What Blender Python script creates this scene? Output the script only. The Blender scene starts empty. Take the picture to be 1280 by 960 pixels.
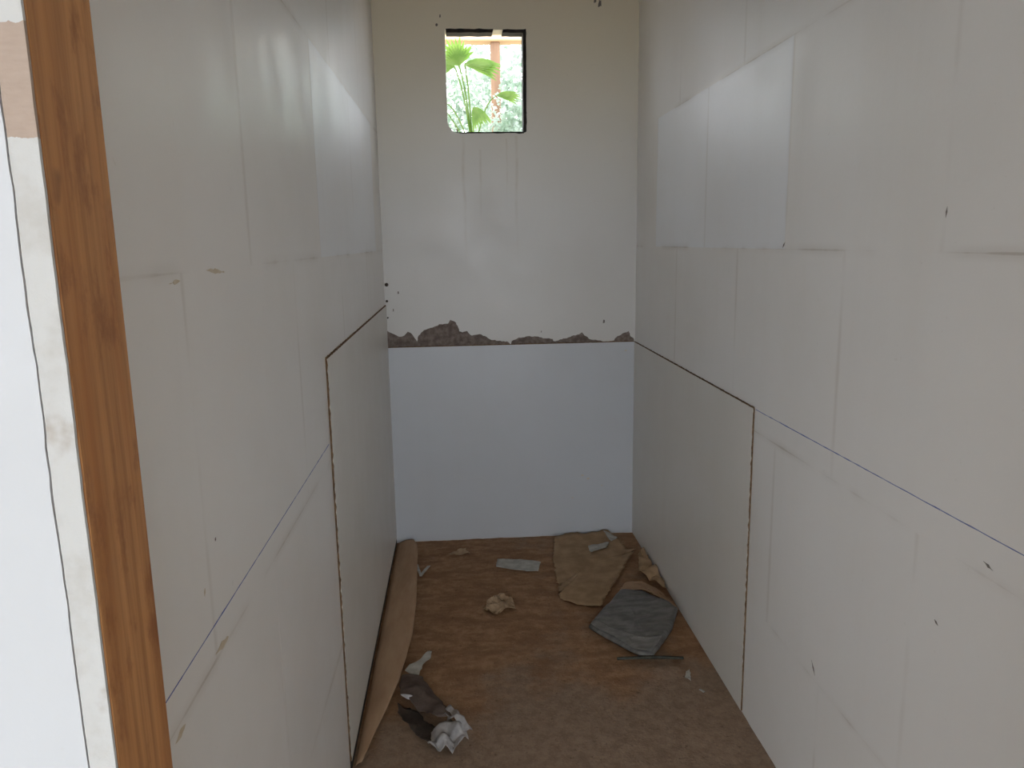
import bpy, bmesh, math, random
from mathutils import Vector, Matrix, noise
random.seed(7)
S = bpy.context.scene
COL = S.collection

# ------------------------------------------------------------------ camera
cam_d = bpy.data.cameras.new('camera')
cam_d.sensor_width = 36.0
cam_d.lens = 959.4 * 36.0 / 1280.0
cam_d.clip_start = 0.02
cam = bpy.data.objects.new('camera', cam_d)
COL.objects.link(cam)
Rt = Vector((0.99732367, -0.07119595, -0.01663241))
Dn = Vector((-0.0293039, -0.18083228, -0.98307729))
Fw = Vector((0.06698345, 0.98093365, -0.18243463))
cam.matrix_world = Matrix(((Rt.x, -Dn.x, -Fw.x, 0.0), (Rt.y, -Dn.y, -Fw.y, 0.0),
                           (Rt.z, -Dn.z, -Fw.z, 1.4836), (0, 0, 0, 1)))
S.camera = cam

# ------------------------------------------------------------------ world, sun, exposure
world = bpy.data.worlds.new('overcast_sky')
S.world = world
world.use_nodes = True
bg = world.node_tree.nodes['Background']
bg.inputs[0].default_value = (0.865, 0.93, 1.0, 1)
bg.inputs[1].default_value = 5.6
sun_d = bpy.data.lights.new('sun', 'SUN')
sun_d.energy = 8.0
sun_d.angle = math.radians(3)
sun_d.color = (1.0, 0.95, 0.86)
sun = bpy.data.objects.new('sun', sun_d)
COL.objects.link(sun)
sun.rotation_euler = Vector((0.35, -0.6, -1.15)).to_track_quat('-Z', 'Y').to_euler()
S.view_settings.view_transform = 'Standard'
S.view_settings.look = 'None'
S.view_settings.gamma = 1.0
S.view_settings.use_curve_mapping = False
S.view_settings.exposure = 0.0

# ------------------------------------------------------------------ dimensions (metres)
XL, XR, YB = -0.348, 0.864, 3.702        # bare wall faces
PL, PR, PB = -0.3425, 0.8585, 3.6965        # faces of the boards fixed on them
Y0 = 0.606                               # inner face of the front wall
ZC = 2.75                                # ceiling
COURSES = [-0.145, 0.388, 0.921, 1.452, 1.984, 2.517, 2.75]

# ------------------------------------------------------------------ material helpers
class Mat:
    def __init__(self, name, rough=0.6, spec=0.5):
        self.m = bpy.data.materials.new(name)
        self.m.use_nodes = True
        self.t = self.m.node_tree
        self.b = self.t.nodes['Principled BSDF']
        self.b.inputs['Roughness'].default_value = rough
        self.b.inputs['Specular IOR Level'].default_value = spec
        self.tc = self.t.nodes.new('ShaderNodeTexCoord')
        self.geo = self.t.nodes.new('ShaderNodeNewGeometry')
    def put(self, sock, v):
        if hasattr(v, 'is_linked') or isinstance(v, bpy.types.NodeSocket):
            self.t.links.new(v, sock)
        else:
            if sock.type == 'RGBA' and len(v) == 3: v = (*v, 1)
            sock.default_value = v
    def math(self, op, a, b=0.0, clamp=False):
        n = self.t.nodes.new('ShaderNodeMath'); n.operation = op; n.use_clamp = clamp
        self.put(n.inputs[0], a); self.put(n.inputs[1], b)
        return n.outputs[0]
    def ramp(self, v, a, b, lo=0.0, hi=1.0):
        n = self.t.nodes.new('ShaderNodeMapRange'); n.interpolation_type = 'SMOOTHSTEP'
        self.put(n.inputs[0], v)
        for i, x in enumerate((a, b, lo, hi)): self.put(n.inputs[i + 1], x)
        return n.outputs[0]
    def noise(self, scale=5, detail=4, rough=0.55, vec=None, stretch=(1, 1, 1), off=(0, 0, 0)):
        mp = self.t.nodes.new('ShaderNodeMapping')
        self.t.links.new(vec or self.geo.outputs['Position'], mp.inputs[0])
        mp.inputs['Scale'].default_value = stretch
        mp.inputs['Location'].default_value = off
        n = self.t.nodes.new('ShaderNodeTexNoise')
        self.t.links.new(mp.outputs[0], n.inputs['Vector'])
        n.inputs['Scale'].default_value = scale; n.inputs['Detail'].default_value = detail
        n.inputs['Roughness'].default_value = rough
        return n.outputs[0]
    def mix(self, fac, a, b, blend='MIX'):
        n = self.t.nodes.new('ShaderNodeMix'); n.data_type = 'RGBA'; n.blend_type = blend
        self.put(n.inputs[0], fac); self.put(n.inputs[6], a); self.put(n.inputs[7], b)
        return n.outputs[2]
    def sep(self, v):
        n = self.t.nodes.new('ShaderNodeSeparateXYZ'); self.t.links.new(v, n.inputs[0]); return n.outputs
    def color(self, c): self.put(self.b.inputs['Base Color'], c); return self
    def roughness(self, v): self.put(self.b.inputs['Roughness'], v); return self
    def bump(self, h, strength=0.2, dist=0.01):
        n = self.t.nodes.new('ShaderNodeBump'); self.put(n.inputs['Height'], h)
        n.inputs['Strength'].default_value = strength; n.inputs['Distance'].default_value = dist
        self.t.links.new(n.outputs[0], self.b.inputs['Normal'])
        return self

def paint_mat(name, base, joints=False, streaks=None, rough=0.36, spec=0.5):
    M = Mat(name, rough, spec)
    big = M.noise(1.7, 4); fine = M.noise(160, 3)
    drip = M.noise(7, 4, 0.6, stretch=(1, 1, 0.05))
    dark = tuple(c * f for c, f in zip(base, (0.86, 0.83, 0.78)))
    c = M.mix(M.ramp(big, 0.42, 0.72, 0, 0.22), base, dark)
    c = M.mix(M.ramp(drip, 0.50, 0.80, 0, 0.16), c, dark)
    if joints:                                        # stained, hair-cracked joints of the blocks
        g = M.sep(M.tc.outputs['Generated'])
        wob = M.math('MULTIPLY', M.math('SUBTRACT', M.noise(9, 4), 0.5), 0.010)
        dy = M.math('ADD', M.math('MULTIPLY', M.math('MINIMUM', g[1], M.math('SUBTRACT', 1.0, g[1])), 0.665), wob)
        dz = M.math('ADD', M.math('MULTIPLY', M.math('MINIMUM', g[2], M.math('SUBTRACT', 1.0, g[2])), 0.532), wob)
        patch = M.ramp(M.noise(2.6, 3, off=(3, 1, 7)), 0.42, 0.62)
        hz = M.math('MULTIPLY', M.ramp(dz, 0.0, 0.004, 1, 0), patch)
        hzs = M.math('MULTIPLY', M.ramp(dz, 0.0, 0.020, 0.16, 0), patch)
        vt = M.math('MULTIPLY', M.ramp(dy, 0.0, 0.012, 0.22, 0), M.ramp(M.noise(2.1, 3, off=(9, 4, 2)), 0.38, 0.6))
        st = M.math('MAXIMUM', M.math('MAXIMUM', M.math('MULTIPLY', hz, 0.5), hzs), vt)
        c = M.mix(st, c, (0.36, 0.29, 0.215))
    if streaks:                                       # thin rusty water runs under the opening
        p = M.sep(M.geo.outputs['Position'])
        tot = 0.0
        for x0, z1, z0, w in streaks:
            wx = M.math('MULTIPLY', M.math('SUBTRACT', M.noise(5, 2, off=(x0 * 9, 0, 0)), 0.5), 0.02)
            d = M.math('ABSOLUTE', M.math('ADD', M.math('SUBTRACT', p[0], x0), wx))
            s = M.math('MULTIPLY', M.ramp(d, 0, w, 1, 0), M.ramp(p[2], z0, z1, 0, 1))
            s = M.math('MULTIPLY', s, M.math('LESS_THAN', p[2], z1 + 0.005))
            tot = M.math('MAXIMUM', tot, s)
        c = M.mix(M.math('MULTIPLY', tot, M.ramp(M.noise(14, 3), 0.3, 0.7, 0.10, 0.34)), c, (0.34, 0.25, 0.15))
    if streaks:                                       # warm ceiling bounce painted in, yellower towards the top of the wall
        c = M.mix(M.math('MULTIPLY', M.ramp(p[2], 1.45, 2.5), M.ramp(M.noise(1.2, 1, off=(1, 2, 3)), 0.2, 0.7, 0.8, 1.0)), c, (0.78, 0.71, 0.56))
    spk = M.ramp(M.noise(55, 2, off=(5, 5, 5)), 0.72, 0.80, 0, 0.14)
    c = M.mix(spk, c, (0.42, 0.36, 0.29))
    M.color(c)
    M.roughness(M.ramp(M.noise(6, 3), 0.3, 0.7, rough - 0.05, rough + 0.08))
    M.bump(M.math('ADD', M.math('MULTIPLY', fine, 0.25), M.noise(28, 3)), 0.10, 0.004)
    return M.m

WALLC = (0.85, 0.832, 0.812)
m_wall = paint_mat('painted_block', WALLC, joints=True)
m_wall_sheen = paint_mat('glossy_block_window_sheen', (0.86, 0.875, 0.905), joints=True, rough=0.46, spec=1.0)  # lighter bluish base paints the window sheen into these glossy blocks
_b = m_wall_sheen.node_tree.nodes['Principled BSDF']; _b.inputs['Coat Weight'].default_value = 0.8; _b.inputs['Coat Roughness'].default_value = 0.42; _b.inputs['Coat IOR'].default_value = 1.6
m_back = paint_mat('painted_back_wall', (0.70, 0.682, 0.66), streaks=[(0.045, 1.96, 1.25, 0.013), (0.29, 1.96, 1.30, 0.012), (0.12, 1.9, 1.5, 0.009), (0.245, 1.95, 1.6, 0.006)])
m_board = paint_mat('painted_board', (0.76, 0.735, 0.69), rough=0.42)
m_board_blue = paint_mat('painted_back_board', (0.60, 0.62, 0.66), rough=0.34)
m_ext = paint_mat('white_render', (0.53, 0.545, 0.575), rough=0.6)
m_coat = paint_mat('inner_plaster', (0.8, 0.78, 0.74), rough=0.5)

def simple(name, a, b, scale=20, rough=0.8, bump=0.3, stretch=(1, 1, 1), spec=0.3, bdist=0.004):
    M = Mat(name, rough, spec)
    n = M.noise(scale, 5, 0.6, stretch=stretch)
    M.color(M.mix(M.ramp(n, 0.35, 0.68), a, b)); M.bump(M.noise(scale * 2.5, 4, stretch=stretch), bump, bdist)
    return M.m

m_ceil = simple('bare_plank_ceiling', (0.50, 0.36, 0.20), (0.62, 0.46, 0.27), 9, 0.8, 0.2, (1, 0.1, 1))
m_core = simple('raw_block', (0.16, 0.13, 0.105), (0.22, 0.185, 0.15))
m_blocker = simple('blocker_wall_render', (0.52, 0.50, 0.47), (0.6, 0.58, 0.55), 3, 0.9)  # for the unseen walls added to shape the daylight
m_mortar = simple('raw_mortar', (0.15, 0.115, 0.10), (0.26, 0.215, 0.19), 40, 0.95, 0.6)
m_edge = simple('raw_board_edge', (0.10, 0.058, 0.030), (0.20, 0.125, 0.068), 45, 0.9, 0.5)
m_dark = simple('dark_frame_gap_shade', (0.012, 0.011, 0.010), (0.035, 0.028, 0.022), 30, 0.7)
m_nail = simple('rusty_steel', (0.03, 0.02, 0.014), (0.07, 0.045, 0.03), 80, 0.7)
m_blue = simple('blue_marking', (0.09, 0.14, 0.40), (0.26, 0.31, 0.52), 12, 0.8, 0.0, (1, 3, 1))
m_scuff = simple('grey_scuff', (0.16, 0.14, 0.125), (0.26, 0.235, 0.21), 60, 0.8, 0.1)
m_rust = simple('ochre_smear', (0.62, 0.53, 0.40), (0.70, 0.63, 0.53), 40, 0.7, 0.1)
m_paper_w = simple('white_paper', (0.42, 0.41, 0.37), (0.56, 0.55, 0.51), 30, 0.8, 0.2)
m_paper_t = simple('tan_paper', (0.36, 0.25, 0.155), (0.50, 0.36, 0.23), 30, 0.85, 0.3)
m_kraft = simple('kraft_paper', (0.33, 0.22, 0.125), (0.45, 0.31, 0.185), 14, 0.85, 0.3)
m_card = simple('cardboard', (0.42, 0.27, 0.165), (0.54, 0.37, 0.24), 10, 0.8, 0.15, (1, 0.25, 1))
m_sack = simple('dirty_sack_paper', (0.085, 0.062, 0.052), (0.15, 0.112, 0.095), 18, 0.8, 0.3)
m_lin = simple('sack_lining', (0.30, 0.285, 0.28), (0.48, 0.46, 0.46), 25, 0.7, 0.2)
m_stick = simple('dark_stick', (0.035, 0.036, 0.028), (0.075, 0.072, 0.06), 30, 0.8)
m_grey = simple('grey_plastic', (0.10, 0.096, 0.092), (0.20, 0.195, 0.185), 16, 0.42, 0.5, (1, 2.5, 1), 0.5)

def wood_mat(name):
    M = Mat(name, 0.5, 0.4)
    o = M.tc.outputs['Object']
    grain = M.noise(75, 6, 0.65, o, (1, 1, 0.035)); band = M.noise(22, 4, 0.5, o, (1, 1, 0.06))
    blot = M.noise(26, 5, 0.65, o, (1.2, 1.2, 0.6), (2, 1, 5)); knot = M.noise(28, 2, 0.5, o, (1, 1, 0.55), (4, 4, 1))
    c = M.mix(M.ramp(grain, 0.35, 0.68), (0.52, 0.255, 0.10), (0.33, 0.145, 0.052))
    c = M.mix(M.ramp(band, 0.45, 0.68, 0, 0.7), c, (0.40, 0.155, 0.045))
    c = M.mix(M.ramp(blot, 0.50, 0.68, 0, 0.7), c, (0.24, 0.085, 0.028))
    c = M.mix(M.ramp(knot, 0.68, 0.78, 0, 0.6), c, (0.13, 0.045, 0.018))
    c = M.mix(M.ramp(M.noise(19, 4, 0.7, o, (1, 1, 0.6), (8, 2, 3)), 0.68, 0.78, 0, 0.45), c, (0.60, 0.56, 0.46))
    M.color(c); M.bump(grain, 0.25, 0.002)
    return M.m
m_wood = wood_mat('varnished_jamb_wood')
m_beam = simple('pale_beam_wood', (0.55, 0.36, 0.20), (0.66, 0.47, 0.29), 12, 0.7, 0.3, (0.1, 1, 1))
m_post = simple('brown_post_wood', (0.20, 0.115, 0.07), (0.30, 0.18, 0.11), 12, 0.7, 0.3, (1, 1, 0.1))

def fillet_mat():
    M = Mat('patched_plaster', 0.75, 0.3)
    p = M.sep(M.geo.outputs['Position'])
    n = M.noise(38, 5); z = M.math('ADD', p[2], M.math('MULTIPLY', M.math('SUBTRACT', n, 0.5), 0.02))
    bare = M.math('MULTIPLY', M.math('GREATER_THAN', z, 1.551), M.math('LESS_THAN', z, 1.618))
    c = M.mix(M.ramp(M.noise(30, 4), 0.45, 0.7, 0, 0.6), (0.50, 0.50, 0.495), (0.40, 0.38, 0.355))
    c = M.mix(M.ramp(M.noise(17, 4, off=(2, 2, 2)), 0.58, 0.70, 0, 0.75), c, (0.33, 0.28, 0.24))
    rib = M.noise(300, 2, stretch=(0.25, 1, 1))
    c = M.mix(bare, c, M.mix(rib, (0.41, 0.325, 0.27), (0.33, 0.255, 0.21)))
    M.color(c); M.bump(M.noise(90, 4), 0.4, 0.003)
    return M.m
m_fillet = fillet_mat()

def floor_mat():
    M = Mat('sandy_dirty_floor', 0.85, 0.25)
    p = M.sep(M.geo.outputs['Position'])
    n1 = M.noise(3.2, 6, 0.62); n2 = M.noise(26, 5, 0.65); n3 = M.noise(130, 3); n4 = M.noise(6, 5, 0.6, stretch=(1, 2.2, 1), off=(4, 4, 4))
    sand = M.mix(M.ramp(n2, 0.3, 0.7), (0.30, 0.168, 0.090), (0.43, 0.26, 0.15))
    sand = M.mix(M.ramp(n4, 0.42, 0.62, 0, 0.85), sand, (0.25, 0.133, 0.072))
    bare = M.mix(M.ramp(n2, 0.3, 0.7), (0.24, 0.165, 0.115), (0.34, 0.245, 0.175))
    # bare screed shows through along the walked-on lane towards the doorway
    lane = M.math('ADD', M.ramp(p[1], 1.9, 2.75, 0.34, -0.10), M.ramp(p[0], -0.05, 0.30, -0.12, 0.10))
    f = M.ramp(M.math('ADD', n1, lane), 0.50, 0.72)
    c = M.mix(f, sand, bare)
    c = M.mix(M.ramp(n3, 0.58, 0.72, 0, 0.6), c, (0.42, 0.29, 0.18))
    c = M.mix(M.ramp(M.noise(60, 3, off=(7, 1, 0)), 0.62, 0.74, 0, 0.5), c, (0.085, 0.05, 0.03))
    M.color(c); M.bump(M.math('ADD', n2, M.math('MULTIPLY', n3, 0.4)), 0.5, 0.008)
    return M.m
m_floor = floor_mat()
m_ground = simple('garden_soil', (0.30, 0.25, 0.18), (0.42, 0.36, 0.27), 3, 0.9)
m_paving = simple('pale_yard_paving', (0.48, 0.46, 0.43), (0.58, 0.56, 0.53), 3, 0.9)

def leaf_mat(name, a, b):
    M = Mat(name, 0.45, 0.4)
    c = M.mix(M.ramp(M.noise(9, 3), 0.35, 0.65), a, b)
    M.color(c)
    tr = M.t.nodes.new('ShaderNodeBsdfTranslucent'); M.t.links.new(c, tr.inputs[0])
    mx = M.t.nodes.new('ShaderNodeMixShader'); mx.inputs[0].default_value = 0.45
    out = M.t.nodes['Material Output']
    M.t.links.new(M.b.outputs[0], mx.inputs[1]); M.t.links.new(tr.outputs[0], mx.inputs[2]); M.t.links.new(mx.outputs[0], out.inputs[0])
    return M.m
m_palm = leaf_mat('palm_green', (0.10, 0.20, 0.02), (0.17, 0.27, 0.05))
m_leaf_a = leaf_mat('pale_leaf', (0.30, 0.40, 0.30), (0.52, 0.58, 0.52))
m_leaf_b = leaf_mat('mid_leaf', (0.13, 0.21, 0.11), (0.22, 0.30, 0.19))
m_bark = simple('bark', (0.10, 0.07, 0.05), (0.2, 0.15, 0.11), 20, 0.9, 0.6)

# ------------------------------------------------------------------ object helpers
def link(name, me, mat, parent=None):
    o = bpy.data.objects.new(name, me)
    COL.objects.link(o)
    for m in (mat if isinstance(mat, (list, tuple)) else [mat]): me.materials.append(m)
    o.parent = parent
    return o
def empty(name, loc=(0, 0, 0)):
    o = bpy.data.objects.new(name, None); COL.objects.link(o); o.location = loc; o.empty_display_size = 0.1
    return o
def tag(o, label=None, cat=None, group=None, kind=None):
    for k, v in (('label', label), ('category', cat), ('group', group), ('kind', kind)):
        if v: o[k] = v
    return o
def bm_box(bm, x0, x1, y0, y1, z0, z1):
    v = [bm.verts.new(c) for c in ((x0, y0, z0), (x1, y0, z0), (x1, y1, z0), (x0, y1, z0), (x0, y0, z1), (x1, y0, z1), (x1, y1, z1), (x0, y1, z1))]
    return [bm.faces.new([v[i] for i in f]) for f in ((3, 2, 1, 0), (4, 5, 6, 7), (0, 1, 5, 4), (1, 2, 6, 5), (2, 3, 7, 6), (3, 0, 4, 7))]
def done(name, bm, mat, parent=None, smooth=False):
    bmesh.ops.recalc_face_normals(bm, faces=bm.faces)
    me = bpy.data.meshes.new(name); bm.to_mesh(me); bm.free()
    if smooth:
        for p in me.polygons: p.use_smooth = True
    return link(name, me, mat, parent)
def boxes(name, bl, mat, parent=None, bevel=0.0):
    bm = bmesh.new()
    for b in bl: bm_box(bm, *b)
    if bevel: bmesh.ops.bevel(bm, geom=bm.edges[:], offset=bevel, segments=1, affect='EDGES')
    return done(name, bm, mat, parent)
def nz(x, y, z=0.0): return noise.noise(Vector((x, y, z)))
def jag(pts, step=0.012, amp=0.004, seed=0.0):
    out = []
    n = len(pts)
    for i in range(n):
        a, b = Vector(pts[i]), Vector(pts[(i + 1) % n])
        k = max(1, int((b - a).length / step))
        d = (b - a).normalized(); perp = Vector((-d.y, d.x))
        for j in range(k):
            q = a.lerp(b, j / k)
            s = amp * (nz(q.x * 60 + seed, q.y * 60, seed) + 0.6 * nz(q.x * 150, q.y * 150 + seed, seed)) if j else 0
            out.append(q + perp * s)
    return out
def sheet(name, pts, zf, mat, parent=None, thick=0.0012, rings=9, step=0.012, amp=0.004, seed=0.0, smooth=True, center=None):
    """a torn, curled sheet lying near the floor: outline (x, y), height function zf(x, y)"""
    o = jag(pts, step, amp, seed)
    c = Vector(center) if center else sum(o, Vector((0, 0))) / len(o)
    bm = bmesh.new()
    for side in (0, 1):
        dz = thick if side == 0 else 0.0
        cv = bm.verts.new((c.x, c.y, zf(c.x, c.y) + dz))
        prev = None
        for r in range(1, rings + 1):
            t = r / rings
            row = []
            for q in o:
                s = c.lerp(q, t); row.append(bm.verts.new((s.x, s.y, zf(s.x, s.y) + dz)))
            for i in range(len(o)):
                j = (i + 1) % len(o)
                if prev is None: bm.faces.new((cv, row[i], row[j]))
                else: bm.faces.new((prev[i], row[i], row[j], prev[j]))
            prev = row
        if side == 0: top = prev
        else:
            for i in range(len(o)):
                j = (i + 1) % len(o); bm.faces.new((top[i], prev[i], prev[j], top[j]))
    ob = done(name, bm, mat, parent, smooth)
    return ob
def wall_patch(name, pts, axis, face, thick, mat, parent, step=0.01, amp=0.004, seed=0.0):
    """thin irregular patch standing on a wall face; pts are (along, height); thick is signed into the room"""
    o = jag(pts, step, amp, seed)
    bm = bmesh.new()
    def P(q, d): return (q.x, face + d, q.y) if axis == 'y' else (face + d, q.x, q.y)
    a = [bm.verts.new(P(q, thick)) for q in o]; b = [bm.verts.new(P(q, 0)) for q in o]
    bm.faces.new(a); bm.faces.new(b)
    for i in range(len(o)):
        j = (i + 1) % len(o); bm.faces.new((a[i], a[j], b[j], b[i]))
    bmesh.ops.triangulate(bm, faces=[f for f in bm.faces if len(f.verts) > 4])
    return done(name, bm, mat, parent)

# ------------------------------------------------------------------ setting: floor
bm = bmesh.new()
NX, NY = 90, 200
fx0, fx1, fy0, fy1 = XL - 0.02, XR + 0.02, 0.46, YB + 0.02
def floor_z(x, y):
    a = 0.0022 * nz(x * 7, y * 7) + 0.0016 * nz(x * 22, y * 30, 3) + 0.0008 * nz(x * 70, y * 70, 5)
    back = max(0.0, min(1.0, (y - 2.5) / 0.7))
    a += back * 0.0035 * nz(x * 11, y * 19, 8)
    a += 0.014 * math.exp(-((x - 0.68) / 0.085) ** 2 - ((y - 2.415) / 0.03) ** 2)      # little drift of sand
    return a - 0.002
g = [[bm.verts.new((fx0 + (fx1 - fx0) * i / NX, fy0 + (fy1 - fy0) * j / NY, 0)) for i in range(NX + 1)] for j in range(NY + 1)]
for row in g:
    for v in row: v.co.z = floor_z(v.co.x, v.co.y)
for j in range(NY):
    for i in range(NX): bm.faces.new((g[j][i], g[j][i + 1], g[j + 1][i + 1], g[j + 1][i]))
tag(done('floor', bm, m_floor, smooth=True), 'dirty brown sand-strewn floor of the narrow room', kind='structure')
tag(boxes('foundation', [(-0.6, 1.1, 0.47, 3.9, -0.25, -0.014)], m_core), 'concrete slab under the room floor', kind='structure')

# ------------------------------------------------------------------ setting: side walls of gypsum blocks
def side_wall(name, face, sgn, joints, label):
    core = boxes(name, [(min(face + sgn * 0.030, face + sgn * 0.13), max(face + sgn * 0.030, face + sgn * 0.13), Y0, YB + 0.10, -0.2, ZC)], m_core)
    tag(core, label, kind='structure')
    cache = {}
    for k in range(len(COURSES) - 1):
        z0, z1 = COURSES[k], COURSES[k + 1]
        ys = [y for y in joints[k % 2] if Y0 + 0.05 < y < YB - 0.04]
        ys = [Y0] + ys + [YB]
        for a, b in zip(ys[:-1], ys[1:]):
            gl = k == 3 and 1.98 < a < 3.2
            key = (round(b - a, 3), round(z1 - z0, 3), gl)
            if key not in cache:
                w, h = (b - a) / 2 - 0.00002, (z1 - z0) / 2 - 0.00002
                t = bmesh.new(); bm_box(t, -0.015, 0.015, -w, w, -h, h)
                me = bpy.data.meshes.new('block'); t.to_mesh(me); t.free(); me.materials.append(m_wall_sheen if gl else m_wall); cache[key] = me
            o = bpy.data.objects.new('block', cache[key]); COL.objects.link(o); o.parent = core
            o.location = (face + sgn * (0.015 + random.uniform(0, 0.00006)), (a + b) / 2, (z0 + z1) / 2)
            o.rotation_euler = (0, math.radians(random.uniform(-.008, .008)), math.radians(random.uniform(-.015, .015)))
    return core
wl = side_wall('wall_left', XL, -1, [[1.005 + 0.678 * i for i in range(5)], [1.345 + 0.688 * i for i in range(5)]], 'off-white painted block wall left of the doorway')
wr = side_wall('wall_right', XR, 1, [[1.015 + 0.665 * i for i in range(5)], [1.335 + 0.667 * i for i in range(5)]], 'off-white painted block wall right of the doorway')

# ------------------------------------------------------------------ setting: back wall with its small opening
WX0, WX1, WZ0, WZ1 = -0.024, 0.338, 1.981, 2.427
bm = bmesh.new()
xs = [XL - 0.13, WX0, WX1, XR + 0.13]; zs = [-0.2, WZ0, WZ1, ZC]
for i in range(3):
    for j in range(3):
        if i == 1 and j == 1: continue
        bm_box(bm, xs[i], xs[i + 1], YB, YB + 0.09, zs[j], zs[j + 1])
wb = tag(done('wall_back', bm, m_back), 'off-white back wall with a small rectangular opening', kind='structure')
win = tag(empty('window_1', ((WX0 + WX1) / 2, YB, WZ0)), 'small unglazed opening with a dark broken frame', kind='structure')
def on_win(o): o.parent = win; o.matrix_parent_inverse = Matrix.Translation(-win.location); return o
on_win(wall_patch('frame_rail', [(WX0 + 0.004, WZ1 + 0.004), (0.195, WZ1 + 0.003), (0.19, WZ1 - 0.012), (WX0 + 0.006, WZ1 - 0.012)], 'y', YB + 0.07, -0.0715, m_dark, None, 0.02, 0.003, 1))
on_win(wall_patch('frame_rail', [(0.238, WZ1 + 0.001), (WX1, WZ1 + 0.002), (WX1, WZ1 - 0.013), (0.235, WZ1 - 0.012)], 'y', YB + 0.07, -0.0710, m_dark, None, 0.02, 0.003, 2))
on_win(wall_patch('frame_stile', [(WX1 - 0.012, WZ0 - 0.003), (WX1 + 0.002, WZ0 + 0.004), (WX1 + 0.005, WZ1 + 0.004), (WX1 - 0.009, WZ1 + 0.001)], 'y', YB + 0.07, -0.0715, m_dark, None, 0.02, 0.0025, 3))
on_win(wall_patch('frame_rail', [(WX0 + 0.06, WZ0 - 0.003), (WX1 - 0.01, WZ0 - 0.004), (WX1 - 0.01, WZ0 + 0.003), (WX0 + 0.03, WZ0 + 0.003)], 'y', YB + 0.07, -0.0710, m_dark, None, 0.02, 0.002, 4))
on_win(wall_patch('plaster_chip', [(WX0 - 0.004, WZ0 - 0.004), (WX0 + 0.05, WZ0 - 0.003), (WX0 + 0.022, WZ0 + 0.008), (WX0 + 0.006, WZ0 + 0.03), (WX0 - 0.003, WZ0 + 0.06)], 'y', YB + 0.02, -0.021, m_back, None, 0.02, 0.002, 5))

# mortar laid bare above the back board
zb = 0.990
for i, pts in enumerate([
    [(-0.344, zb), (-0.344, 1.075), (-0.335, 1.06), (-0.318, 1.058), (-0.283, 1.042), (-0.262, 1.048), (-0.246, 1.066), (-0.232, 1.060), (-0.215, 1.036), (-0.203, 1.016), (-0.196, zb)],
    [(-0.196, zb), (-0.203, 1.018), (-0.195, 1.045), (-0.167, 1.072), (-0.135, 1.082), (-0.1087, 1.09), (-0.085, 1.098), (-0.0512, 1.100), (-0.040, 1.118), (-0.020, 1.110), (-0.0052, 1.088), (0.001, 1.062), (0.0169, 1.056), (0.040, 1.062), (0.0625, 1.039), (0.10, 1.046), (0.125, 1.036), (0.148, 1.020), (0.19, 1.010), (0.24, 1.002), (0.25, zb)],
    [(0.25, zb), (0.255, 1.008), (0.29, 1.024), (0.342, 1.03), (0.40, 1.022), (0.455, 1.013), (0.47, zb)],
    [(0.455, zb), (0.46, 1.002), (0.50, 1.010), (0.55, 1.025), (0.585, 1.032), (0.60, 1.042), (0.612, 1.026), (0.65, 1.004), (0.69, 1.000), (0.72, zb)],
    [(0.745, zb), (0.775, 1.018), (0.805, 1.033), (0.83, 1.042), (0.838, 1.02), (0.858, 1.0), (0.858, zb)]]):
    wall_patch('mortar_patch', pts, 'y', YB, -0.0025, m_mortar, wb, 0.008, 0.006, i * 3.1)
for x, z, r in ((-0.043, 2.484, .006), (-0.059, 2.447, .006), (0.708, 1.092, .008), (-0.282, 1.253, .006), (0.682, 2.538, .014), (0.66, 2.552, .010), (0.40, 1.05, .004), (-0.31, 1.17, .006)):
    wall_patch('paint_chip', [(x - r * .6, z - r), (x + r * .5, z - r * .7), (x + r * .4, z + r), (x - r * .3, z + r * 1.2)], 'y', YB, -0.0008, m_scuff, wb, 0.004, 0.004, x * 9)
def nail(x, z, r, par):
    bm = bmesh.new()
    bmesh.ops.create_cone(bm, cap_ends=True, segments=12, radius1=r, radius2=r * .75, depth=0.012, matrix=Matrix.Translation((x, YB - 0.006, z)) @ Matrix.Rotation(math.pi / 2, 4, 'X'))
    return done('nail', bm, m_nail, par)
nail(-0.336, 1.292, 0.009, wb); nail(-0.338, 1.214, 0.006, wb); nail(-0.337, 1.135, 0.004, wb)

# ------------------------------------------------------------------ setting: ceiling and outside ground
tag(boxes('ceiling', [(-6.0, 2.4, -3.6, 4.22, ZC, ZC + 0.12)], m_ceil), 'ceiling over the room with an added overhang that limits daylight', kind='structure')  # overhang beyond the room is unseen, added to hold back sky and sun
tag(boxes('ground_front', [(-12, 12, -14, 0.47, -0.3, -0.02)], m_paving), 'pale yard paving before the doorway', kind='structure')
tag(boxes('ground_garden', [(-14, 14, 3.9, 26, -0.3, -0.02)], m_ground), 'bare garden soil behind the room', kind='structure')

tag(boxes('wall_blocker_right', [(1.9, 2.02, -3.6, 0.50, -0.25, ZC)], m_blocker), 'pale unseen wall added right of the doorway to cut daylight', kind='structure')  # unseen side walls, added only to shape daylight entering the doorway
tag(boxes('wall_blocker_left', [(-3.92, -3.8, -3.6, 0.50, -0.25, ZC)], m_blocker), 'pale unseen wall added left of the doorway to cut daylight', kind='structure')

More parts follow.
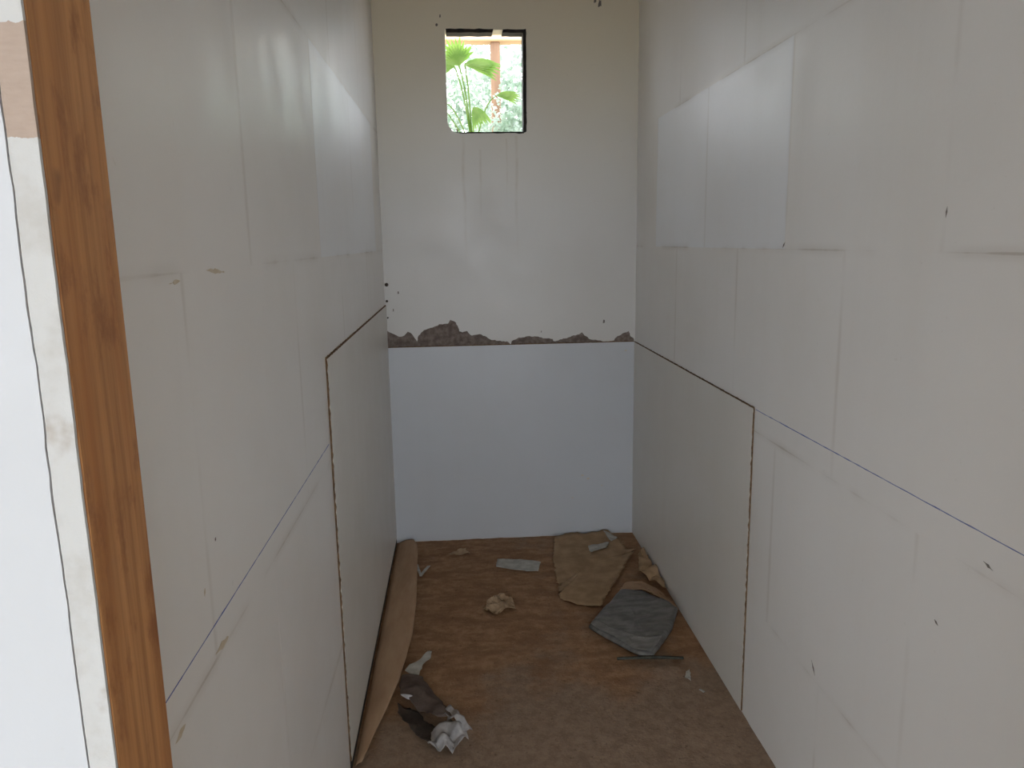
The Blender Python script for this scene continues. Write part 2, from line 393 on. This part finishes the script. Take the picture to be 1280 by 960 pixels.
# ------------------------------------------------------------------ setting: front wall and door frame
DX0, DX1, DZ = -0.252, 0.640, 2.30            # clear opening
FY = 0.507                                    # outer face of the front wall
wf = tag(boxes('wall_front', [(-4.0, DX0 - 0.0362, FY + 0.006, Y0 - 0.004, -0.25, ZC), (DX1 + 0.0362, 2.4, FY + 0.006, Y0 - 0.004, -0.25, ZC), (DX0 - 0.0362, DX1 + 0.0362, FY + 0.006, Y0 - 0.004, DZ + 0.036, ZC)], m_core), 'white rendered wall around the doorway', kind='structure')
def prism(name, rows_fn, z0, z1, mat, parent, n=300):
    bm = bmesh.new(); rows = []
    for i in range(n + 1):
        z = z0 + (z1 - z0) * i / n; w = nz(z * 14, 1) + 0.6 * nz(z * 55, 5)
        rows.append([bm.verts.new((x, y, z)) for x, y in rows_fn(w)])
    for a, b in zip(rows[:-1], rows[1:]):
        for k in range(4): bm.faces.new((a[k], a[(k + 1) % 4], b[(k + 1) % 4], b[k]))
    bm.faces.new(rows[0]); bm.faces.new(rows[-1])
    return done(name, bm, mat, parent)
for sg, dx, xe in ((-1, DX0, -3.8), (1, DX1, 2.4)):
    cx = dx + sg * 0.0187
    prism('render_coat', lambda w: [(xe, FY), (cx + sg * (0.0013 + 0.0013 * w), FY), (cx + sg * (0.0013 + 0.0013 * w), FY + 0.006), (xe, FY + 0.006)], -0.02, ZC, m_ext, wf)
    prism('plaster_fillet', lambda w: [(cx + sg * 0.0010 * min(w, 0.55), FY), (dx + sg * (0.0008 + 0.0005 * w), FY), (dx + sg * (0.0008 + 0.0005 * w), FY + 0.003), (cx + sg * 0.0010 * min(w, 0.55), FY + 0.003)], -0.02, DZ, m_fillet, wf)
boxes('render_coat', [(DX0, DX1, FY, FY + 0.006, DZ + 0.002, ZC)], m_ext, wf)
boxes('plaster_coat', [(XL + 0.0005, DX0 - 0.03, Y0 - 0.004, Y0, -0.002, ZC), (DX1 + 0.03, XR - 0.0005, Y0 - 0.004, Y0, -0.002, ZC), (DX0 - 0.03, DX1 + 0.03, Y0 - 0.004, Y0, DZ + 0.03, ZC)], m_coat, wf)
door = tag(empty('door_1', (0.19, 0.55, 0)), 'bare brown varnished wooden door frame around the open doorway', kind='structure')
def jamb(name, x0, x1, z0, z1):
    bm = bmesh.new(); bm_box(bm, x0, x1, FY + 0.0034, 0.601, z0, z1)
    bmesh.ops.bevel(bm, geom=bm.edges[:], offset=0.0016, segments=2, affect='EDGES')
    o = done(name, bm, m_wood); o.parent = door; o.matrix_parent_inverse = Matrix.Translation(-door.location)
jamb('jamb', DX0 - 0.035, DX0 - 0.0005, 0.0, DZ)
jamb('jamb', DX1 + 0.0005, DX1 + 0.035, 0.0, DZ)
jamb('head', DX0 - 0.035, DX1 + 0.035, DZ, DZ + 0.035)

# ------------------------------------------------------------------ marks on the side walls
def mark_line(face, sgn, y0, y1, z0, z1, parent, seed, thin):
    bm = bmesh.new(); n = 220; prev = None
    for i in range(n + 1):
        t = i / n; y = y0 + (y1 - y0) * t; z = z0 + (z1 - z0) * t + 0.0006 * nz(y * 20, seed)
        w = thin * (0.55 + 0.55 * abs(nz(y * 9, seed + 2)) + 0.5 * nz(y * 40, seed + 5))
        w = max(w, thin * 0.25)
        r = [bm.verts.new((face - sgn * 0.0004, y, z - w)), bm.verts.new((face - sgn * 0.0004, y, z + w)), bm.verts.new((face + sgn * 0.002, y, z + w)), bm.verts.new((face + sgn * 0.002, y, z - w))]
        if prev:
            for k in range(4): bm.faces.new((prev[k], prev[(k + 1) % 4], r[(k + 1) % 4], r[k]))
        else: bm.faces.new(r)
        prev = r
    bm.faces.new(prev)
    return done('marking_line', bm, m_blue, parent)
mark_line(XL, -1, Y0 + 0.012, 1.975, 0.970, 0.970, wl, 3, 0.0012)
mark_line(XR, 1, Y0 + 0.012, 2.150, 0.994, 0.986, wr, 9, 0.0015)
for par, face, sgn, pts, m in (
    (wr, XR, 1, [((1.722, .432), (1.700, .402), .0035, m_scuff), ((1.15, .945), (1.125, .938), .003, m_scuff), ((1.327, 1.532), (1.329, 1.512), .0025, m_scuff), ((1.262, .782), (1.25, .775), .0025, m_scuff), ((2.0, 1.47), (2.015, 1.455), .003, m_scuff)], None),
    (wl, XL, -1, [((.984, 1.036), (.980, 1.026), .0025, m_rust), ((1.044, 1.084), (1.041, 1.079), .0022, m_scuff), ((1.00, .93), (1.06, .925), .006, m_rust), ((.84, .907), (.875, .910), .005, m_rust), ((1.10, 1.452), (1.19, 1.446), .004, m_rust), ((.96, 1.440), (1.0, 1.442), .003, m_rust)], None)):
    for (a, b, w, mt) in pts:
        d = Vector(b) - Vector(a); n = Vector((-d.y, d.x)).normalized() * w; mid = (Vector(a) + Vector(b)) / 2
        wall_patch('scuff_mark', [a, tuple(mid - n), b, tuple(mid + n)], 'x', face, -sgn * 0.0004, mt, par, 0.006, 0.003, a[0] * 7)

# ------------------------------------------------------------------ boards fixed to the lower walls
def board(name, face_mat, x0, x1, y0, y1, z0, z1, face, label, seed):
    """painted board with raw brown edges: slab plus slightly broken edge lips as parts"""
    t = tag(empty(name, ((x0 + x1) / 2, (y0 + y1) / 2, z0)), label, 'wall board')
    def ch(o): o.parent = t; o.matrix_parent_inverse = Matrix.Translation(-t.location); return o
    ch(boxes('board_face', [(x0, x1, y0, y1, z0, z1)], face_mat))
    return t, ch
def lip(ch, a, b, thick, wid, seed):
    """crumbly raw edge: chain of short irregular prisms between a and b"""
    bm = bmesh.new(); a, b = Vector(a), Vector(b); d = (b - a).normalized(); n = int((b - a).length / 0.008); prev = None
    u, v = Vector(thick), Vector(wid)
    for i in range(n + 1):
        p = a.lerp(b, i / n); s = 0.78 + 0.5 * nz(i * 0.37, seed) + 0.25 * nz(i * 0.9, seed + 3); s2 = 0.8 + 0.45 * nz(i * 0.5, seed + 7)
        r = [bm.verts.new(p), bm.verts.new(p + u * s2), bm.verts.new(p + u * s2 + v * s), bm.verts.new(p + v * s)]
        if prev:
            for k in range(4): bm.faces.new((prev[k], prev[(k + 1) % 4], r[(k + 1) % 4], r[k]))
        else: bm.faces.new(r)
        prev = r
    bm.faces.new(prev)
    return ch(done('raw_edge', bm, m_edge))
ZL0, ZL1, ZR1, ZBk = 0.024, 1.192, 0.988, 0.990
YLn, YRn = 2.000, 2.158
t, ch = board('wall_board', m_board, XL, PL, YLn, YB - 0.002, ZL0, ZL1, 0, 'tall off-white board with raw brown edges on the left wall, above a cardboard strip', 1)
lip(ch, (XL, YLn, ZL1), (XL, YB - 0.002, ZL1), (0.0060, 0, 0), (0, 0, 0.005), 2)
lip(ch, (XL, YLn, ZL0), (XL, YLn, ZL1), (0.0060, 0, 0), (0, -0.002, 0), 5)
t, ch = board('wall_board', m_board, PR, XR, YRn, YB - 0.002, 0.004, ZR1, 0, 'off-white board with raw brown edges on the right wall, beside the grey folded plastic', 2)
lip(ch, (XR, YRn, ZR1), (XR, YB - 0.002, ZR1), (-0.0060, 0, 0), (0, 0, 0.0042), 12)
lip(ch, (XR, YRn, 0.004), (XR, YRn, ZR1), (-0.0060, 0, 0), (0, -0.002, 0), 15)
t, ch = board('wall_board', m_board_blue, PL, PR, PB, YB, 0.004, ZBk, 0, 'bluish white board on the back wall below a ragged band of bare mortar', 3)
lip(ch, (PL, YB, ZBk), (PR, YB, ZBk), (0, -0.0065, 0), (0, 0, 0.0055), 22)
for x, z, r in ((0.816, .947, .006), (0.602, .316, .007), (0.63, .298, .007), (0.55, .20, .004), (0.70, .26, .004)):
    ch(wall_patch('scuff_mark', [(x - r, z - r * .5), (x + r, z - r * .4), (x + r * .7, z + r * .6), (x - r * .8, z + r * .5)], 'y', PB, -0.0005, m_rust, None, 0.004, 0.003, x * 9))

boxes('gap_shade_strip', [(XL - 0.001, PL - 0.0008, YLn, YB - 0.004, -0.004, 0.0235)], m_dark, wl)  # dark strip painting in the shade of the gap under the left board

# ------------------------------------------------------------------ litter on the floor
def zbase(x, y): return max(floor_z(x, y), -0.002)
# long cardboard strip lying against the left board
bm = bmesh.new(); n = 90; rows = []
def edge_r(y):
    pts = [(2.005, -0.316), (2.12, -0.294), (2.25, -0.265), (2.40, -0.238), (2.55, -0.222), (2.72, -0.209), (2.95, -0.208), (3.2, -0.216), (3.45, -0.226), (3.58, -0.232), (3.68, -0.262)]
    for (a, xa), (b, xb) in zip(pts[:-1], pts[1:]):
        if y <= b: return xa + (xb - xa) * (y - a) / (b - a)
    return pts[-1][1]
for i in range(n + 1):
    y = 2.005 + (3.665 - 2.005) * i / n
    xr = edge_r(y) + 0.0015 * nz(y * 9, 4); xl = -0.333 + 0.002 * nz(y * 6, 9); row = []
    for k in range(9):
        s = k / 8; x = xl + (xr - xl) * s
        z = 0.008 + (0.020 * s + 0.006 * math.sin(math.pi * s)) * min(1.0, 0.30 + (xr - xl) / 0.12) + 0.002 * nz(y * 5, s * 2)
        row.append((x, y, z))
    rows.append(row)
vt = [[bm.verts.new(c) for c in r] for r in rows]; vb = [[bm.verts.new((x, y, z - 0.003)) for x, y, z in r] for r in rows]
for a in (vt, vb):
    for i in range(n):
        for k in range(8): bm.faces.new((a[i][k], a[i + 1][k], a[i + 1][k + 1], a[i][k + 1]))
for k in (0, 8):
    for i in range(n): bm.faces.new((vt[i][k], vt[i + 1][k], vb[i + 1][k], vb[i][k]))
for i in (0, n):
    for k in range(8): bm.faces.new((vt[i][k], vt[i][k + 1], vb[i][k + 1], vb[i][k]))
tag(done('cardboard_strip', bm, m_card, smooth=True), 'long light brown cardboard strip lying along the foot of the left board', 'cardboard')

# kraft paper sheet in the right back corner
def zk(x, y):
    z = 0.004 + 0.005 * (0.5 + nz(x * 9, y * 9, 2)) + 0.003 * nz(x * 28, y * 28, 6)
    if y > 3.60: z += (y - 3.60) ** 2 * 2.2 * (1 + 0.6 * nz(x * 16, 0))
    e = (x - 0.55) - (y - 2.90) * 0.42
    if e > -0.05: z += (e + 0.05) ** 1.5 * 0.55
    return z
tag(sheet('kraft_paper', [(0.452, 3.648), (0.535, 3.675), (0.622, 3.668), (0.648, 3.684), (0.730, 3.684), (0.772, 3.60), (0.782, 3.46), (0.818, 3.44), (0.745, 3.304), (0.654, 3.11), (0.583, 2.979), (0.545, 2.89), (0.455, 2.925), (0.392, 2.990), (0.402, 3.153), (0.412, 3.396)],
    zk, m_kraft, rings=16, step=0.012, amp=0.013, seed=2), 'large torn sheet of brown kraft paper in the back right corner', 'paper')

def crumple(z0, amp, s, seed, tilt=(0, 0)):
    return lambda x, y: z0 + zbase(x, y) + amp * (0.5 + nz(x * s + seed, y * s, seed) + 0.4 * nz(x * s * 2.7, y * s * 2.7 + seed, seed)) + tilt[0] * x + tilt[1] * y
def scrap(name, pts, zf, mat, label, cat='paper scrap', group=None, **k):
    return tag(sheet(name, pts, zf, mat, **k), label, cat, group)
scrap('paper_scrap', [(0.151, 3.425), (0.250, 3.404), (0.351, 3.372), (0.328, 3.262), (0.274, 3.268), (0.14, 3.344)], crumple(0.004, 0.006, 9, 1), m_paper_w, 'flat white strip of paper lying alone near the back board', amp=0.003)
scrap('crumpled_paper', [(0.062, 2.919), (0.095, 3.001), (0.142, 3.048), (0.189, 2.991), (0.198, 2.891), (0.157, 2.909), (0.121, 2.858)], crumple(0.004, 0.020, 22, 3), m_paper_t, 'crumpled tan scrap of paper in the middle of the floor', amp=0.010, seed=4, smooth=False)
scrap('paper_scrap', [(-0.084, 3.489), (-0.038, 3.552), (0.005, 3.567), (0.023, 3.477), (-0.03, 3.50)], crumple(0.004, 0.012, 18, 5), m_paper_t, 'small tan paper scrap at the foot of the back board', amp=0.008, seed=8)
# V-shaped folded sliver: two thin legs
v = tag(empty('folded_sliver', (-0.200, 3.31, 0)), 'tiny white V-shaped paper sliver beside the cardboard strip', 'paper scrap')
for a, b, w in (((-0.227, 3.375), (-0.203, 3.285), 0.006), ((-0.203, 3.285), (-0.170, 3.372), 0.008)):
    o = sheet('sliver_leg', [(a[0] - w, a[1]), (b[0] - w, b[1] - .012), (b[0] + w, b[1] - .010), (a[0] + w, a[1])], lambda x, y: 0.005 + zbase(x, y) + 0.012 * max(0, (y - 3.27) / 0.1), m_paper_w, amp=0.002, rings=4, step=0.01)
    o.parent = v; o.matrix_parent_inverse = Matrix.Translation(-v.location)
scrap('paper_scrap', [(-0.219, 2.432), (-0.205, 2.468), (-0.186, 2.478), (-0.160, 2.53), (-0.131, 2.572), (-0.134, 2.52), (-0.158, 2.47), (-0.172, 2.405), (-0.20, 2.412)], lambda x, y: 0.030 + zbase(x, y) * 0 + 0.020 * (0.5 + nz(x * 16, y * 16, 4)) - 0.20 * max(0, x + 0.19), m_paper_w, 'pale curled paper sliver against the edge of the cardboard strip', amp=0.003, seed=3, center=(-0.175, 2.465))

# torn sack: dirty outer paper and white lining
sack = tag(empty('torn_paper_sack', (-0.12, 2.2, 0)), 'torn crumpled paper sack, dirty brown outside with white lining showing', 'paper sack')
def on_sack(o): o.parent = sack; o.matrix_parent_inverse = Matrix.Translation(-sack.location); return o
on_sack(sheet('outer_paper', [(-0.228, 2.41), (-0.20, 2.40), (-0.155, 2.385), (-0.125, 2.33), (-0.105, 2.27), (-0.075, 2.19), (-0.055, 2.145), (-0.10, 2.130), (-0.15, 2.19), (-0.19, 2.25), (-0.222, 2.29), (-0.232, 2.34)],
    lambda x, y: 0.030 + 0.030 * (0.5 + nz(x * 13 + 2, y * 9, 7)) + 0.006 * nz(x * 45, y * 45, 3) + 0.10 * (x + 0.15) * 0.5, m_sack, rings=12, amp=0.006, seed=5))
on_sack(sheet('under_layer', [(-0.235, 2.29), (-0.175, 2.24), (-0.105, 2.15), (-0.112, 2.07), (-0.15, 2.095), (-0.19, 2.17), (-0.225, 2.23)],
    lambda x, y: 0.004 + zbase(x, y) + 0.016 * (0.5 + nz(x * 18, y * 18, 9)), simple('dark_sack_paper', (0.045, 0.034, 0.028), (0.10, 0.076, 0.062), 20), rings=9, amp=0.006, seed=6))
on_sack(wall_patch('torn_rim', [(-0.222, 0.062), (-0.19, 0.058), (-0.165, 0.045), (-0.17, 0.037), (-0.20, 0.044)], 'y', 2.262, -0.002, m_lin, None, 0.008, 0.003, 2))
on_sack(sheet('white_lining', [(-0.120, 2.110), (-0.095, 2.135), (-0.068, 2.150), (-0.033, 2.122), (-0.006, 2.075), (-0.022, 2.052), (-0.040, 2.030), (-0.062, 2.022), (-0.090, 2.028), (-0.128, 2.030), (-0.118, 2.07)],
    lambda x, y: 0.008 + zbase(x, y) + 0.060 * abs(nz(x * 19 + 1, y * 15, 4)) + 0.014 * abs(nz(x * 38, y * 44, 1)) + 0.018 * max(0, (y - 2.03) / 0.1), m_lin, rings=12, step=0.007, amp=0.005, seed=9, smooth=True))
on_sack(sheet('white_lining', [(-0.085, 2.165), (-0.06, 2.178), (-0.035, 2.150), (-0.005, 2.085), (0.006, 2.066), (-0.018, 2.078), (-0.048, 2.105), (-0.075, 2.135)],
    lambda x, y: 0.040 + 0.030 * (0.5 + nz(x * 30, y * 30, 2)) + 0.10 * (y - 2.1), m_lin, rings=8, step=0.008, amp=0.004, seed=11, smooth=True))

# white scraps on the kraft paper
scrap('paper_scrap', [(0.599, 3.511), (0.674, 3.545), (0.709, 3.545), (0.682, 3.472), (0.640, 3.452), (0.595, 3.430)], lambda x, y: zk(x, y) + 0.004 + 0.012 * (0.5 + nz(x * 20, y * 20, 3)), m_paper_w, 'larger of two white paper scraps lying on the brown kraft paper', amp=0.006, seed=1)
scrap('paper_scrap', [(0.701, 3.672), (0.728, 3.642), (0.765, 3.612), (0.748, 3.575), (0.721, 3.552), (0.712, 3.60)], lambda x, y: zk(x, y) + 0.004 + 0.012 * (0.5 + nz(x * 22, y * 20, 6)), m_paper_w, 'smaller pointed white paper scrap at the far edge of the brown kraft paper', amp=0.005, seed=7)

# crumpled brown paper against the right board
scrap('crumpled_kraft', [(0.770, 3.17), (0.790, 3.26), (0.815, 3.37), (0.846, 3.40), (0.849, 3.25), (0.850, 3.08), (0.848, 2.99), (0.818, 3.05)],
      lambda x, y: 0.006 + zbase(x, y) + 0.050 * abs(nz(x * 12, y * 9, 3)) + 0.008 * nz(x * 30, y * 28, 5) + 0.22 * max(0, x - 0.80) + 0.010, m_kraft, 'crumpled brown paper wedged against the foot of the right board', cat='paper', amp=0.004, rings=14, seed=12, smooth=False)
# bent cardboard piece behind the grey plastic
scrap('bent_cardboard', [(0.640, 2.985), (0.690, 3.09), (0.765, 3.10), (0.812, 2.985), (0.850, 2.82), (0.845, 2.80), (0.803, 2.905), (0.735, 2.978)],
      lambda x, y: 0.012 + 0.022 * max(0, min(1, (3.08 - y) / 0.11)) * (1 - 0.5 * abs(x - 0.73) / 0.1) + 0.005 * nz(x * 20, y * 20, 2), m_card, 'bent tan cardboard piece behind the grey folded plastic', cat='cardboard', amp=0.006, rings=12, seed=3, thick=0.003, center=(0.748, 3.02))

# grey folded plastic
def zg_top(x, y):
    u = (x - 0.655); w = (y - 2.76)
    base = 0.040 + 0.10 * max(-0.12, u) * 0.6 + 0.04 * w
    return base + 0.010 * nz(x * 9, y * 14, 4) + 0.004 * nz(x * 30 + y * 18, y * 30 - x * 10, 2) + 0.0015 * nz(x * 90, y * 30, 8)
gp = [(0.462, 2.745), (0.53, 2.85), (0.610, 2.965), (0.645, 3.005), (0.728, 2.985), (0.795, 2.90), (0.832, 2.815), (0.775, 2.690), (0.690, 2.560), (0.655, 2.515), (0.610, 2.522), (0.565, 2.585), (0.51, 2.665)]
gp = [(x + 0.004, y - 0.030) for x, y in gp]
o_ = jag(gp, 0.014, 0.002, 5); c_ = sum(o_, Vector((0, 0))) / len(o_)
bm = bmesh.new(); prof = [(0.0, 1), (0.12, 1), (0.25, 1), (0.38, 1), (0.5, 1), (0.62, 1), (0.74, 1), (0.84, 1), (0.92, .96), (0.97, .84), (1.0, .60), (0.995, .30), (0.96, 0.0), (0.6, 0.0)]
prev = None; cv = bm.verts.new((c_.x, c_.y, zg_top(c_.x, c_.y)))
for r, hgt in prof[1:]:
    row = []
    for q in o_:
        s = c_.lerp(q, r); zt = zg_top(s.x, s.y); zl = max(0.006, zt - 0.040); row.append(bm.verts.new((s.x, s.y, zl + (zt - zl) * hgt)))
    for i in range(len(o_)):
        j = (i + 1) % len(o_)
        bm.faces.new((cv, row[i], row[j])) if prev is None else bm.faces.new((prev[i], row[i], row[j], prev[j]))
    prev = row
bm.faces.new(prev)
gobj = tag(empty('folded_plastic', (c_.x, c_.y, 0)), 'grey folded sheet of dusty plastic lying diagonally beside the right board', 'plastic sheet')
def on_g(o): o.parent = gobj; o.matrix_parent_inverse = Matrix.Translation(-gobj.location); return o
on_g(done('folded_body', bm, m_grey, smooth=True))
m_grey2 = simple('pale_grey_plastic', (0.17, 0.165, 0.155), (0.26, 0.255, 0.24), 18, 0.45, 0.4, (1, 2, 1), 0.5)
on_g(sheet('folded_flap', [(0.474, 2.712), (0.519, 2.642), (0.572, 2.564), (0.616, 2.500), (0.656, 2.494), (0.688, 2.535), (0.719, 2.582), (0.659, 2.570), (0.604, 2.610), (0.549, 2.675), (0.504, 2.730)],
     lambda x, y: zg_top(x, y) + 0.0025 + 0.004 * abs(nz(x * 25, y * 20, 1)), m_grey2, rings=8, amp=0.003, seed=4, thick=0.001, center=(0.594, 2.588)))

# dark stick before it
bm = bmesh.new(); prev = None
for i in range(25):
    t = i / 24; x = 0.530 + 0.235 * t; y = 2.486 - 0.018 * t + 0.003 * nz(t * 5, 1); z = 0.012 + 0.004 * math.sin(t * 3.1) + 0.001 * nz(t * 12, 3); r = 0.0062 * (1 - 0.3 * abs(t - .45))
    row = [bm.verts.new((x, y + 1.25 * r * math.cos(a * math.pi / 4), z + 0.85 * r * math.sin(a * math.pi / 4))) for a in range(8)]
    if prev:
        for k in range(8): bm.faces.new((prev[k], prev[(k + 1) % 8], row[(k + 1) % 8], row[k]))
    else: bm.faces.new(row)
    prev = row
bm.faces.new(prev)
tag(done('stick', bm, m_stick, smooth=True), 'thin dark stick lying before the grey folded plastic', 'stick')
scrap('paint_flake', [(0.738, 2.362), (0.752, 2.392), (0.768, 2.400), (0.760, 2.368), (0.752, 2.334), (0.742, 2.342)], crumple(0.003, 0.010, 40, 2), m_paper_w, 'bright white paint flake on the sand between stick and right wall', 'flake', amp=0.003, rings=4, step=0.006)
scrap('paint_flake', [(0.762, 2.280), (0.770, 2.286), (0.782, 2.270), (0.772, 2.262)], crumple(0.003, 0.004, 40, 5), m_paper_w, 'tiny white paint flake close to the near edge of the right board', 'flake', amp=0.002, rings=3, step=0.006)

# ------------------------------------------------------------------ beyond the opening: pergola, palm, shrubs
pg = tag(empty('pergola', (0.34, 6.1, 0)), 'pale timber beam on a brown post outside the opening', 'pergola')
def on_p(o): o.parent = pg; o.matrix_parent_inverse = Matrix.Translation(-pg.location); return o
on_p(boxes('beam', [(-2.4, 3.0, 6.02, 6.16, 2.945, 3.12)], m_beam, None, 0.006))
on_p(boxes('post', [(0.297, 0.365, 6.055, 6.125, -0.02, 2.945)], m_post, None, 0.005))
on_p(boxes('post', [(2.6, 2.668, 6.055, 6.125, -0.02, 2.945)], m_post, None, 0.005))
on_p(boxes('post', [(-2.1, -2.032, 6.055, 6.125, -0.02, 2.945)], m_post, None, 0.005))

palm = tag(empty('fan_palm', (0.10, 5.45, 0)), 'green fan palm with folded leaves seen through the opening', 'palm')
def on_palm(o): o.parent = palm; o.matrix_parent_inverse = Matrix.Translation(-palm.location); return o
bm = bmesh.new(); prev = None
for i in range(14):
    t = i / 13; r = 0.06 * (1 - 0.3 * t) + 0.006 * (i % 2); c = Vector((0.10 + 0.04 * math.sin(t * 2), 5.45, -0.02 + 2.10 * t))
    row = [bm.verts.new(c + Vector((r * math.cos(a * math.pi / 5), r * math.sin(a * math.pi / 5), 0))) for a in range(10)]
    if prev:
        for k in range(10): bm.faces.new((prev[k], prev[(k + 1) % 10], row[(k + 1) % 10], row[k]))
    prev = row
bm.faces.new(prev)
on_palm(done('trunk', bm, m_bark, smooth=True))
def frond(hub, direction, size, spread, n, droop, seed):
    bm = bmesh.new(); rnd = random.Random(seed); hub = Vector(hub); d = Vector(direction).normalized()
    side = d.cross(Vector((0, -0.9, 0.45))).normalized(); up = side.cross(d).normalized()
    root = Vector((0.135, 5.45, 2.06)); prev = None
    for i in range(9):
        t = i / 8; p = root.lerp(hub, t) + Vector((0, 0, 0.10 * math.sin(t * math.pi)))
        row = [bm.verts.new(p + Vector((0.005 * math.cos(a * 1.5708), 0.005 * math.sin(a * 1.5708), 0))) for a in range(4)]
        if prev:
            for k in range(4): bm.faces.new((prev[k], prev[(k + 1) % 4], row[(k + 1) % 4], row[k]))
        prev = row
    for i in range(n):
        a = spread * (i / (n - 1) - 0.5); ld = (d * math.cos(a) + side * math.sin(a)).normalized(); ls = ld.cross(up).normalized()
        L = size * (1 - 0.25 * abs(a) / spread) * rnd.uniform(.9, 1.08); w = size * 0.075; last = None
        for j in range(6):
            t = j / 5; p = hub + ld * L * t - Vector((0, 0, droop * size * t * t * (0.6 + abs(a)))) ; ww = w * math.sin(math.pi * (0.12 + 0.88 * t)) + 0.0008
            row = [bm.verts.new(p + ls * ww + up * ww * .35), bm.verts.new(p), bm.verts.new(p - ls * ww + up * ww * .35)]
            if last:
                bm.faces.new((last[0], last[1], row[1], row[0])); bm.faces.new((last[1], last[2], row[2], row[1]))
            last = row
    on_palm(done('frond', bm, m_palm, smooth=True))
for k, a in enumerate([((0.05, 5.35, 2.63), (-0.25, -0.1, 0.9), 0.19, 2.0, 13, 0.1), ((0.09, 5.36, 2.635), (0.95, -0.15, 0.02), 0.25, 0.7, 9, 0.22),
                       ((0.02, 5.34, 2.62), (-0.9, -0.2, 0.25), 0.20, 1.4, 12, 0.30), ((0.30, 5.36, 2.44), (0.95, -0.2, 0.06), 0.16, 0.7, 8, 0.2),
                       ((0.14, 5.33, 2.36), (0.4, -0.4, -0.5), 0.15, 1.2, 10, 0.35), ((-0.10, 5.36, 2.42), (-0.8, -0.3, -0.1), 0.22, 1.8, 12, 0.3),
                       ((-0.28, 5.6, 2.55), (-0.9, 0.3, 0.4), 0.32, 2.0, 12, 0.3)]):
    frond(*a, 40 + k)

def shrub(name, c, rad, nleaf, lsize, mat, label, seed):
    t = tag(empty(name, (c[0], c[1], 0)), label, 'shrub'); rnd = random.Random(seed)
    def ch(o): o.parent = t; o.matrix_parent_inverse = Matrix.Translation(-t.location); return o
    bm = bmesh.new()
    for s in range(5):
        a = s * 1.26 + rnd.random(); prev = None
        for i in range(8):
            u = i / 7; p = Vector((c[0] + math.cos(a) * rad[0] * .45 * u, c[1] + math.sin(a) * rad[1] * .45 * u, -0.02 + (c[2] + rad[2] * .4) * u)); r = 0.035 * (1 - .75 * u)
            row = [bm.verts.new(p + Vector((r * math.cos(k * 1.047), r * math.sin(k * 1.047), 0))) for k in range(6)]
            if prev:
                for k in range(6): bm.faces.new((prev[k], prev[(k + 1) % 6], row[(k + 1) % 6], row[k]))
            prev = row
    ch(done('stem', bm, m_bark, smooth=True))
    bm = bmesh.new()
    for i in range(nleaf):
        d = Vector((rnd.gauss(0, 1), rnd.gauss(0, 1), rnd.gauss(0, 1))).normalized(); q = rnd.random() ** 0.45
        lump = 1 + 0.35 * nz(d.x * 2.2 + seed, d.y * 2.2, d.z * 2.2)
        p = Vector((c[0] + d.x * rad[0] * q * lump, c[1] + d.y * rad[1] * q * lump, c[2] + d.z * rad[2] * q * lump))
        if p.z < 0.05: continue
        e = Vector((rnd.gauss(0, 1), rnd.gauss(0, 1), rnd.gauss(-.3, .7))).normalized(); f = e.cross(Vector((rnd.gauss(0, 1), rnd.gauss(0, 1), rnd.gauss(0, 1)))).normalized()
        L = lsize * rnd.uniform(.6, 1.3); w = L * 0.30; nrm = e.cross(f)
        v = [bm.verts.new(x) for x in (p, p + e * L * .45 + f * w + nrm * w * .3, p + e * L, p + e * L * .45 - f * w + nrm * w * .3)]
        bm.faces.new((v[0], v[1], v[2])); bm.faces.new((v[0], v[2], v[3]))
    o = ch(done('foliage', bm, mat)); o['kind'] = 'stuff'
shrub('leafy_shrub', (0.45, 7.4, 2.1), (1.0, 0.6, 1.45), 13000, 0.07, m_leaf_a, 'pale-leaved dense shrub directly behind the fan palm', 3)
shrub('leafy_shrub', (0.50, 5.84, 1.65), (0.55, 0.15, 0.95), 8000, 0.05, m_leaf_a, 'low pale-leaved shrub standing before the brown post', 13)
shrub('leafy_shrub', (-1.6, 9.2, 1.9), (1.1, 0.8, 1.5), 5000, 0.09, m_leaf_b, 'mid-green shrub beside the pale-leaved one, left of the post', 5)
shrub('leafy_shrub', (2.2, 9.4, 1.8), (1.1, 0.8, 1.4), 4500, 0.09, m_leaf_b, 'mid-green shrub beyond the pale-leaved one, right of the post', 8)
